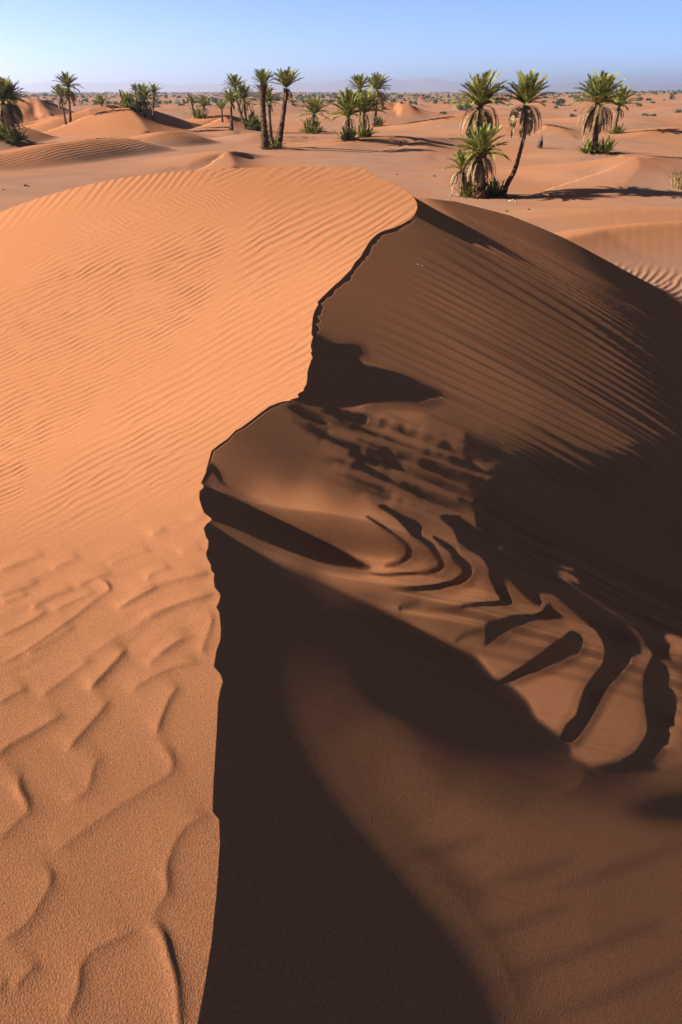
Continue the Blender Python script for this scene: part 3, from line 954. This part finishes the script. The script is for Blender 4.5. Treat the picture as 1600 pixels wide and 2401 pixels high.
def date_palm(label, path, width, crown, skirt=0.6, offs=(), nfr=34, spread=1.0, group=None, depth=None, upright=0.0, dead_n=22, seed=1, bush_w=1.0):
    """path: photo points of the trunk from its foot up to the crown base; width in photo px; crown: frond length in px; offs: foot sprouts (dx px, height px)"""
    random.seed(seed * 13 + 5)
    if depth:
        u, dy, dz = ray(*path[0])
        t = depth / dy
        bx, by = float(u * t), depth
        bz = float(height_at(bx, by)[0, 0])
    else:
        bx, by, bz = hit(*path[0])
    pts = []
    for (X, Y) in path:
        u, dy, dz = ray(X, Y)
        t = by / dy
        pts.append(np.array([float(u * t), by, float(ZC + dz * t)]))
    pts[0] = np.array([bx, by, bz - 0.15])
    px = by * 1.03 / F                                        # metres per photo px at that depth
    root = bpy.data.objects.new('date_palm', None)
    root.location = (bx, by, bz)
    root.empty_display_size = 0.3
    COL.objects.link(root)
    root['label'] = label
    root['category'] = 'palm tree'
    if group:
        root['group'] = group
    off = np.array([bx, by, bz])
    P = [p - off for p in pts]
    # trunk
    fine = []
    for i in range(len(P) - 1):
        n = max(3, int(np.linalg.norm(P[i + 1] - P[i]) / max(0.09, 1.6 * px)))
        for k in range(n):
            fine.append(P[i] + (P[i + 1] - P[i]) * k / n)
    fine.append(P[-1])
    # smooth
    fa = np.array(fine)
    for _ in range(max(2, len(fa) // 8)):
        fa[1:-1] = (fa[:-2] + 2 * fa[1:-1] + fa[2:]) / 4
    nn = len(fa)
    rad = [0.5 * width * px * (1.25 - 0.5 * min(1, k / nn * 2.0) + 0.35 * max(0, k / nn - 0.75) * 3) for k in range(nn)]
    t = MB()
    t.tube(fa, rad, 9, 0.10)
    # stubs of cut leaf bases
    for k in range(1, nn - 1):
        for j in range(5):
            a = random.uniform(0, 6.28)
            o_ = np.array([math.cos(a), math.sin(a), 0])
            r = rad[k]
            c = fa[k] + o_ * r * 0.9
            sd = np.array([-math.sin(a), math.cos(a), 0]) * r * 0.28
            t.quad(c - sd, c + sd, c + sd * 0.5 + o_ * r * random.uniform(.2, .45) + np.array([0, 0, r * .7]), c - sd * 0.5 + o_ * r * random.uniform(.2, .45) + np.array([0, 0, r * .7]))
    t.build('trunk', M_TRUNK, root)
    top = P[-1]
    Lm = crown * px
    c = MB()
    nfr = int(nfr * 1.5)
    for k in range(nfr):
        az = k * 2.399963 + random.uniform(-.2, .2)
        f = (k + 0.5) / nfr
        el = math.radians(np.interp(f, [0, 0.3, 0.7, 1], [82, 62, 34 + upright * 18, 2 + upright * 30]) + random.uniform(-9, 9))
        Lf = Lm * random.uniform(0.82, 1.08) * (1.0 if f > 0.2 else 0.85)
        frond(c, top + np.array([0, 0, random.uniform(-.05, .2) * Lm * 0.3]), az, el, Lf, (0.30 + 0.55 * f) * spread / max(Lm, 0.5))
    c.build('crown', M_GREEN, root)
    if skirt > 0:
        s = MB()
        for k in range(dead_n):
            az = k * 2.399963 + random.uniform(-.3, .3)
            el = math.radians(random.uniform(-35, 22))
            frond(s, top + np.array([0, 0, -0.12 * Lm * random.random()]), az, el, Lm * skirt * random.uniform(0.75, 1.2), 2.6 / max(Lm * skirt, 0.3), nl=11, w=0.10, vee=0.2)
        s.build('dead_fronds', M_DEAD, root)
    if offs:
        g = MB()
        for (dx, hh) in offs:
            cbase = np.array([dx * px, random.uniform(-.3, .3) * abs(hh) * px, -0.05])
            cbase[2] = float(height_at(bx + cbase[0], by + cbase[1])[0, 0]) - bz - 0.05
            for k in range(int(38 * bush_w)):
                az = k * 2.4 + random.uniform(-.3, .3)
                el = math.radians(random.uniform(15, 85))
                frond(g, cbase + np.array([random.uniform(-.2, .2) * hh * px, random.uniform(-.2, .2) * hh * px, 0]), az, el, hh * px * random.uniform(.55, 1.05), 0.5 / max(hh * px, .3), nl=8, w=0.13)
        g.build('offshoots', M_GREEN, root)
    return root


# ------------------------------------------------------------------ the palms
PG = None
date_palm('tall date palm with big straw coloured skirt rising behind the thick trunked palm',
          [(1127,457),(1128,400),(1126,320),(1126,250)], 13, 58, 0.95, (), 46, 0.9, depth=45.2, upright=0.35, dead_n=46, seed=1)
date_palm('date palm on a long thin bare trunk curving up to the right',
          [(1180,452),(1188,434),(1208,400),(1223,346),(1232,311),(1233,246)], 9.5, 55, 0.95, ((-14, 34), (-26, 38)), 34, 0.7, depth=44.6, upright=0.6, dead_n=34, seed=2, bush_w=1.3)
date_palm('short date palm with the thickest knobbly trunk and a dense dark green crown',
          [(1126,460),(1126,420),(1127,366)], 25, 60, 0.75, ((-24, 40),), 42, 1.0, depth=43.6, upright=0.3, dead_n=40, seed=3, bush_w=1.3)
date_palm('small shaggy date palm leaning left beside the thick trunked palm',
          [(1092,432),(1088,415),(1083,398)], 13, 40, 1.0, (), 18, 0.9, depth=44.2, upright=0.3, dead_n=26, seed=4)
date_palm('tall straight date palm with a small topknot of fronds on a bare trunk',
          [(624,350),(620,300),(616,240),(618,199)], 13, 29, 0.25, ((-3, 22), (12, 26)), 24, 0.5, upright=0.6, dead_n=10, seed=5)
date_palm('tall date palm leaning right beside the straight bare trunk, spiky upright crown',
          [(651,346),(659,310),(667,255),(672,207)], 11, 36, 0.6, ((-6, 18), (6, 14)), 26, 0.5, upright=0.65, dead_n=14, seed=6)
date_palm('date palm with low drooping crown half hidden behind the tall straight bare trunk',
          [(634,290),(632,262),(631,240)], 7, 26, 0.6, (), 26, 0.9, depth=92, seed=7)
date_palm('date palm with green crown just under the topknot of the straight bare trunk',
          [(624,340),(620,280),(619,226)], 7, 26, 0.4, (), 24, 0.6, depth=80, upright=0.5, seed=28, dead_n=8)
date_palm('thin date palm leaning left, highest crown of the cluster on the small dune',
          [(579,303),(566,270),(556,235),(551,207)], 5, 26, 0.35, ((4, 10),), 26, 0.9, upright=0.2, dead_n=8, seed=8)
date_palm('date palm with full crown and hanging dead fronds in the small dune cluster',
          [(582,302),(576,270),(571,233)], 5.5, 29, 0.9, ((9, 34), (20, 26)), 30, 0.9, upright=0.2, dead_n=22, seed=9)
date_palm('short ragged date palm on the small dune crest, left of the leaning cluster',
          [(541,266),(542,250),(543,240)], 6, 24, 0.6, ((-3, 8),), 24, 0.8, depth=118, upright=0.2, seed=10)
date_palm('tiny trunkless date palm sprouting behind the small dune crest',
          [(520,262),(520,257)], 4, 17, 0.0, (), 22, 0.6, depth=130, upright=0.4, seed=11)
date_palm('lone date palm with a thick bush at its foot on the open sand',
          [(734,313),(735,290),(737,268)], 7, 32, 0.5, ((-8, 28), (8, 26), (0, 30)), 32, 0.8, upright=0.2, dead_n=9, seed=12)
date_palm('date palm with dense crown and bushy foot, nearest of the four palm grove',
          [(819,328),(818,300),(818,273)], 7, 46, 0.5, ((-8, 26), (6, 26)), 40, 0.8, upright=0.35, dead_n=14, seed=13)
date_palm('date palm with bushy foot and broad dark crown, just right of the nearest grove palm',
          [(854,322),(854,295),(854,266)], 7, 44, 0.5, ((-4, 24), (6, 26)), 38, 0.8, upright=0.3, dead_n=14, seed=14)
date_palm('slender date palm with a small round crown rising behind the nearest palm of the grove',
          [(846,300),(845,250),(843,210)], 5, 28, 0.45, (), 28, 0.8, depth=98, upright=0.3, dead_n=12, seed=15)
date_palm('tall date palm with shaggy grey skirt at the right of the four palm grove',
          [(878,297),(881,260),(884,212)], 7, 31, 1.1, ((6, 18), (12, 16)), 32, 0.8, upright=0.3, dead_n=34, seed=16)
date_palm('big date palm on the right, heavy dead skirt and bushes round its foot',
          [(1395,358),(1396,320),(1402,280),(1404,244)], 12, 54, 0.85, ((-18, 28), (20, 34), (0, 22), (-8, 30)), 44, 0.8, upright=0.5, dead_n=44, seed=17)
date_palm('smaller date palm with leaning crown standing behind the big skirted palm on the right',
          [(1442,313),(1445,285),(1452,250)], 6, 36, 0.6, ((-4, 18), (8, 18)), 34, 0.9, upright=0.3, dead_n=18, seed=18)
date_palm('date palm with dark crown cut by the left edge of the picture',
          [(8,292),(8,266),(6,240)], 9, 44, 1.0, ((0, 40), (14, 38), (-14, 34)), 40, 0.9, depth=84, upright=0.4, dead_n=26, seed=19)
date_palm('date palm with round crown and hanging fronds beside the one cut by the edge',
          [(28,290),(25,262),(22,238)], 8, 40, 1.0, ((0, 36), (10, 24)), 38, 0.9, depth=85, upright=0.3, dead_n=30, seed=20)
date_palm('taller of the two thin palms behind the left dune ridge, with a full round crown',
          [(161,268),(163,240),(159,205)], 5, 27, 0.95, (), 32, 1.0, depth=112, upright=0.15, dead_n=30, seed=21)
date_palm('shorter of the two thin palms behind the left dune ridge, leaning left',
          [(152,271),(147,250),(143,228)], 4.5, 23, 0.7, ((-6, 8),), 26, 0.7, depth=110, upright=0.4, dead_n=16, seed=22)
date_palm('trunkless young date palm, a fan of yellow green fronds peeping over the left dune',
          [(239,250),(239,246)], 5, 18, 0.0, (), 24, 0.6, depth=118, upright=0.3, seed=23)
date_palm('thin date palm with tiny crown, leftmost of the grove behind the dune crest',
          [(319,246),(319,230),(318,214)], 3, 14, 0.4, (), 22, 0.7, depth=132, upright=0.3, dead_n=8, seed=24)
date_palm('dark bushy date palm in the middle of the grove behind the big dune crest',
          [(341,272),(340,250),(338,236)], 6, 28, 0.9, ((-14, 28), (-34, 30), (-24, 30)), 36, 0.9, depth=118, upright=0.3, dead_n=24, seed=25)
date_palm('thin trunked date palm at the right end of the grove behind the big dune crest',
          [(358,272),(360,245),(362,219)], 4, 18, 0.7, (), 26, 0.9, depth=122, upright=0.2, dead_n=14, seed=26)
date_palm('small date palm leaning left beside a bush, left of a pair on the far flat',
          [(458,277),(453,258),(450,242)], 4, 15, 0.4, ((4, 22),), 22, 0.7, upright=0.4, dead_n=8, seed=27)
date_palm('small leafy date palm with fuller crown, right of a pair on the far flat',
          [(474,277),(476,262),(478,250)], 5, 20, 0.7, ((-6, 16), (4, 14)), 28, 0.8, upright=0.2, dead_n=12, seed=29)


# ------------------------------------------------------------------ bushes, grass, stones
def bush_mesh(name, mat, n, flat=0.8, seed=0, blade=0.10):
    random.seed(seed)
    mb = MB()
    lobes = [(random.uniform(-.5, .5), random.uniform(-.4, .4), random.uniform(.25, .6), random.uniform(.3, .5)) for _ in range(6)]
    for k in range(n):
        lx, ly, lz, lr = random.choice(lobes)
        a, b = random.uniform(0, 6.28), math.acos(random.uniform(-1, 1))
        r = lr * random.uniform(.45, 1.0)
        p = np.array([lx + r * math.sin(b) * math.cos(a), ly + r * math.sin(b) * math.sin(a), max(0.0, lz * flat + r * math.cos(b) * flat)])
        d1 = np.array([random.gauss(0, 1) for _ in range(3)])
        d1 /= np.linalg.norm(d1)
        d2 = np.cross(d1, [random.gauss(0, 1) for _ in range(3)])
        d2 /= np.linalg.norm(d2) + 1e-6
        mb.quad(p - d1 * blade, p + d2 * blade * .5, p + d1 * blade, p - d2 * blade * .5)
    for k in range(7):
        a = random.uniform(0, 6.28)
        lx, ly, lz, lr = random.choice(lobes)
        mb.tube([(0.1 * math.cos(a), 0.1 * math.sin(a), -0.1), (lx * .5, ly * .5, lz * .4), (lx, ly, lz * flat)], [0.035, 0.025, 0.01], 5)
    me = bpy.data.meshes.new(name)
    me.from_pydata([tuple(map(float, p)) for p in mb.v], [], mb.f)
    me.materials.append(mat)
    return me


SH = [bush_mesh('shrub', M_SHRUB, 420, 0.75 + 0.12 * i, 40 + i) for i in range(4)]


def put(me, name, label, cat, loc, size, rz=0.0, group=None, zs=1.0):
    ob = bpy.data.objects.new(name, me)
    ob.location = loc
    ob.scale = (size, size, size * zs)
    ob.rotation_euler = (0, 0, rz)
    COL.objects.link(ob)
    ob['label'] = label
    ob['category'] = cat
    if group:
        ob['group'] = group
    return ob


# shrubs one can pick out on the plain (photo foot point, width px, height factor)
for k, (X, Y, wpx, zs, lab) in enumerate([
    (1083, 258, 22, 1.3, 'green tree like shrub just left of the tall skirted palm crown'),
    (1100, 254, 16, 1.1, 'green shrub touching the left side of the tall skirted palm crown'),
    (1313, 247, 24, 0.9, 'wide grey green shrub between the leaning palm and the big skirted palm'),
    (1303, 254, 10, 0.9, 'small dark shrub in front of the wide grey green one'),
    (1274, 240, 10, 1.1, 'small round shrub right of the leaning palm crown'),
    (1352, 235, 18, 1.0, 'dark green shrub just left of the big skirted palm crown'),
    (1349, 260, 9, 0.6, 'low dark shrub below and left of the big skirted palm crown'),
    (1500, 236, 14, 0.9, 'small shrub, left of two on the sand right of the big skirted palm'),
    (1520, 235, 13, 0.9, 'small shrub, right of two on the sand right of the big skirted palm'),
    (1575, 232, 11, 1.8, 'upright thin shrub near the right edge of the plain'),
    (775, 243, 17, 0.8, 'round green shrub on the plain between the lone palm and the grove'),
    (899, 256, 16, 0.6, 'low dark shrub right of the four palm grove'),
    (942, 242, 8, 1.2, 'small upright shrub on the middle plain, leftmost of three'),
    (964, 242, 11, 1.0, 'round shrub on the middle plain, between two smaller ones'),
    (974, 243, 7, 1.2, 'thin shrub on the middle plain, rightmost of three'),
    (1022, 242, 12, 0.9, 'wide low shrub on the middle plain left of the tall skirted palm'),
    (1051, 241, 8, 1.1, 'lone upright shrub on the middle plain left of the tall skirted palm'),
    (367, 242, 18, 0.7, 'green shrub right of the thin palm behind the big dune'),
    (390, 242, 12, 0.7, 'low green shrub on the flat, left of a slightly taller one'),
    (401, 242, 9, 1.1, 'slightly taller green shrub beside a low one on the flat'),
    (201, 236, 13, 0.7, 'small green shrub on the flat right of the two thin palms'),
    (128, 234, 12, 0.7, 'green shrub left of the two thin palms'),
    (107, 240, 15, 0.6, 'brownish low shrub on the sand left of the two thin palms'),
    (1255, 225, 12, 1.0, 'hazy shrub behind the leaning palm crown'),
]):
    x, y, z = hit(X, Y)
    put(SH[k % 4], 'shrub', lab, 'shrub', (x, y, z - 0.05), wpx * y * 1.03 / F / 1.5, k * 1.7, 'shrubs on the plain', zs)
# the belt of scrub toward the horizon
random.seed(99)
cnt = 0
while cnt < 190:
    X = random.uniform(-40, 1640)
    y = 190 * math.exp(random.random() ** 0.8 * 2.1)
    u, dy, dz = ray(X, 214)
    x = float(u * y / dy)
    den_ = math.sin(x * 0.021 + 2 * math.sin(y * .013)) + math.sin(x * .008 - y * .006 + 1) + .8 * math.sin(x * .06 + 3 * math.sin(y * .03))
    if den_ < 0.25 or (y < 400 and random.random() < .7):
        continue
    z = float(height_at(x, y)[0, 0])
    s = random.uniform(0.9, 2.1) * (0.7 + y / 1100)
    put(SH[cnt % 4], 'scrub_bush', 'grey green desert bush in the belt of scrub along the horizon', 'bush', (x, y, z - 0.1), s, random.uniform(0, 6), 'scrub along the horizon', random.uniform(.6, 1.05))
    cnt += 1
# far scrub nobody could count
mb = MB()
for k in range(5200):
    X = random.uniform(-150, 1750)
    y = 380 * math.exp(random.random() ** 0.8 * 2.2)
    u, dy, dz = ray(X, 214)
    x = float(u * y / dy)
    if math.sin(x * .013 + 1.7) + math.sin(y * .009 + x * .004) + random.uniform(-1, 1) < -0.35:
        continue
    s = random.uniform(.7, 1.8) * (0.6 + y / 2200)
    mb.v += []
    for j in range(7):
        p = np.array([x + random.gauss(0, .8) * s, y + random.gauss(0, .8) * s, random.uniform(.15, 1.0) * s])
        d1 = np.array([random.gauss(0, 1) for _ in range(3)]) * .5 * s
        d2 = np.array([random.gauss(0, 1) for _ in range(3)]) * .4 * s
        mb.quad(p - d1, p - d2, p + d1, p + d2)
va = np.array(mb.v)
va[:, 2] += height_at(va[:, 0], va[:, 1])[0] - 0.1
mb.v = [tuple(p) for p in va]
fs = mb.build('far_scrub', M_SHRUB)
fs['kind'] = 'stuff'
fs['label'] = 'grey green scrub merging into one band below the horizon'
fs['category'] = 'scrub'


def grass_clump(label, X, Y, wpx, seed, mat=None, h=1.0, n=260, depth=None):
    random.seed(seed)
    x, y, z = hit(X, Y)
    px = y * 1.03 / F
    mb = MB()
    R_ = wpx * px * 0.5
    for k in range(n):
        a = random.uniform(0, 6.28)
        r = R_ * 0.55 * math.sqrt(random.random())
        p = np.array([r * math.cos(a), r * math.sin(a), -0.03])
        out = np.array([math.cos(a), math.sin(a), 0]) * random.uniform(.1, .9)
        hh = R_ * 1.3 * h * random.uniform(.5, 1.1)
        m1 = p + np.array([0, 0, hh * .6]) + out * hh * .35
        tip = p + np.array([0, 0, hh * random.uniform(.55, 1)]) + out * hh * .9
        s = np.array([-math.sin(a), math.cos(a), 0]) * max(0.006, R_ * .022)
        mb.quad(p - s, p + s, m1 + s * .8, m1 - s * .8)
        mb.tri(m1 - s * .8, m1 + s * .8, tip)
    ob = mb.build('grass_clump', mat or M_DRY)
    ob.location = (x, y, z)
    ob['label'] = label
    ob['category'] = 'grass clump'
    return ob


grass_clump('big dry yellow grass clump on a sand mound at the right edge', 1598, 441, 74, 3, None, 0.9, 420)
grass_clump('tiny yellow green tuft on bare sand near the foot of the big dune', 1190, 497, 15, 4, M_GREEN, 0.8, 60)

# dead stump
x, y, z = hit(1266, 347)
px = y * 1.03 / F
mb = MB()
mb.tube([(0, 0, -.1), (0.02, 0, 8 * px), (0.06, 0, 16 * px), (0.03, 0, 24 * px)], [6 * px, 5 * px, 3 * px, 0.7 * px], 8, .12)
for k in range(40):
    random.seed(k)
    a = random.uniform(0, 6.28)
    zz_ = random.uniform(0, 15) * px
    o_ = np.array([math.cos(a), math.sin(a), 0])
    c0 = o_ * 4 * px * (1 - zz_ / (22 * px)) + np.array([0, 0, zz_])
    sd = np.array([-math.sin(a), math.cos(a), 0]) * 1.2 * px
    mb.tri(c0 - sd, c0 + sd, c0 + o_ * 5 * px + np.array([0, 0, random.uniform(-3, 4) * px]))
ob = mb.build('palm_stump', M_TRUNK)
ob.location = (x, y, z)
ob['label'] = 'small dark dead palm stump standing alone right of the leaning palm'
ob['category'] = 'stump'


def stone(X, Y, spx, label, group, seed, on_dune=False, mat=None):
    r = random.Random(seed)
    if on_dune:
        u, dy, dz = ray(X, Y)
        # nearest vertex of the dune sheet to that line of sight
        d2 = (np.abs(PX - X) + np.abs(PY - Y)) + np.where(vis, 0, 1e6)
        i = np.unravel_index(np.argmin(d2), d2.shape)
        x, y, z = float(X2[i]), float(Y2[i]), float(H2[i])
    else:
        x, y, z = hit(X, Y)
    s = spx * math.sqrt(x * x + y * y + (ZC - z) ** 2) / F / 2
    import bmesh
    bm = bmesh.new()
    bmesh.ops.create_icosphere(bm, subdivisions=2, radius=1)
    for v in bm.verts:
        k = 1 + r.uniform(-.18, .18)
        v.co = (v.co.x * k * s * 1.3, v.co.y * k * s, v.co.z * k * s * .7)
    me = bpy.data.meshes.new('stone')
    bm.to_mesh(me)
    bm.free()
    me.materials.append(mat or M_STONE)
    ob = bpy.data.objects.new('stone', me)
    ob.location = (x, y, z + s * 0.25)
    ob.rotation_euler = (0, 0, r.uniform(0, 6))
    COL.objects.link(ob)
    ob['label'] = label
    ob['category'] = 'stone'
    ob['group'] = group


for k, (X, Y, s) in enumerate([(1196, 471, 5), (1203, 470, 6), (1209, 472, 4), (1173, 463, 5), (1058, 459, 5), (1072, 457, 4)]):
    stone(X, Y, s, 'small pale stone on the sand at the foot of the palm clump', 'pale stones by the palms', k)
for k, (X, Y, s) in enumerate([(981, 621, 4), (990, 625, 4), (986, 623, 2.5)]):
    stone(X, Y, s, 'tiny white stone lying on the shaded face of the big dune', 'white specks on the dune face', 20 + k, True)
for k, (X, Y, s) in enumerate([(238, 433, 3.5), (8, 445, 4), (60, 436, 7), (66, 437, 5), (930, 409, 5), (1018, 413, 6), (1240, 492, 6)]):
    stone(X, Y, s, 'small dark clod on the flat crusted ground between the dunes', 'clods on the flat ground', 40 + k, False, M_CLOD)

# ------------------------------------------------------------------ sky, sun, haze, camera
world = bpy.data.worlds.new('World')
scene.world = world
world.use_nodes = True
nt = world.node_tree
bg = nt.nodes['Background']
sky = nt.nodes.new('ShaderNodeTexSky')
sky.sky_type = 'NISHITA'
sky.sun_disc = False
sky.sun_elevation = ELEV
sky.sun_rotation = math.radians(-90)
sky.altitude = 600
sky.air_density = 0.38
sky.dust_density = 0.15
sky.ozone_density = 4.5
nt.links.new(sky.outputs[0], bg.inputs[0])
bg.inputs[1].default_value = 0.05

sl = bpy.data.lights.new('sun', 'SUN')
sl.energy = 5.0
sl.angle = math.radians(0.53)
sl.color = (1.0, 0.965, 0.90)
so = bpy.data.objects.new('sun', sl)
so.rotation_euler = (0, -(math.pi / 2 - ELEV), 0)
COL.objects.link(so)

HAZE = True
if HAZE:
    me = bpy.data.meshes.new('haze')
    R_, z0, z1 = 27000, -12.0, 300.0
    vv = [(-R_, -R_, z0), (R_, -R_, z0), (R_, R_, z0), (-R_, R_, z0), (-R_, -R_, z1), (R_, -R_, z1), (R_, R_, z1), (-R_, R_, z1)]
    me.from_pydata(vv, [], [(0, 3, 2, 1), (4, 5, 6, 7), (0, 1, 5, 4), (1, 2, 6, 5), (2, 3, 7, 6), (3, 0, 4, 7)])
    hm = bpy.data.materials.new('haze')
    hm.use_nodes = True
    hn = hm.node_tree
    hn.nodes.clear()
    out = hn.nodes.new('ShaderNodeOutputMaterial')
    pv = hn.nodes.new('ShaderNodeVolumePrincipled')
    pv.inputs['Color'].default_value = (0.64, 0.66, 0.79, 1)
    pv.inputs['Density'].default_value = 0.00014
    pv.inputs['Anisotropy'].default_value = 0.6
    hn.links.new(pv.outputs[0], out.inputs['Volume'])
    me.materials.append(hm)
    ho = bpy.data.objects.new('haze', me)
    ho['kind'] = 'stuff'
    COL.objects.link(ho)

cam = bpy.data.cameras.new('camera')
cam.sensor_fit = 'HORIZONTAL'
cam.sensor_width = 24.0
cam.lens = 24.0
cam.clip_start = 0.02
cam.clip_end = 60000
co = bpy.data.objects.new('camera', cam)
co.location = (0, 0, ZC)
co.rotation_euler = (math.pi / 2 - PITCH, 0, 0)
COL.objects.link(co)
scene.camera = co
scene.view_settings.view_transform = 'Standard'
scene.view_settings.look = 'None'
scene.view_settings.exposure = 2.28
scene.view_settings.gamma = 1.0
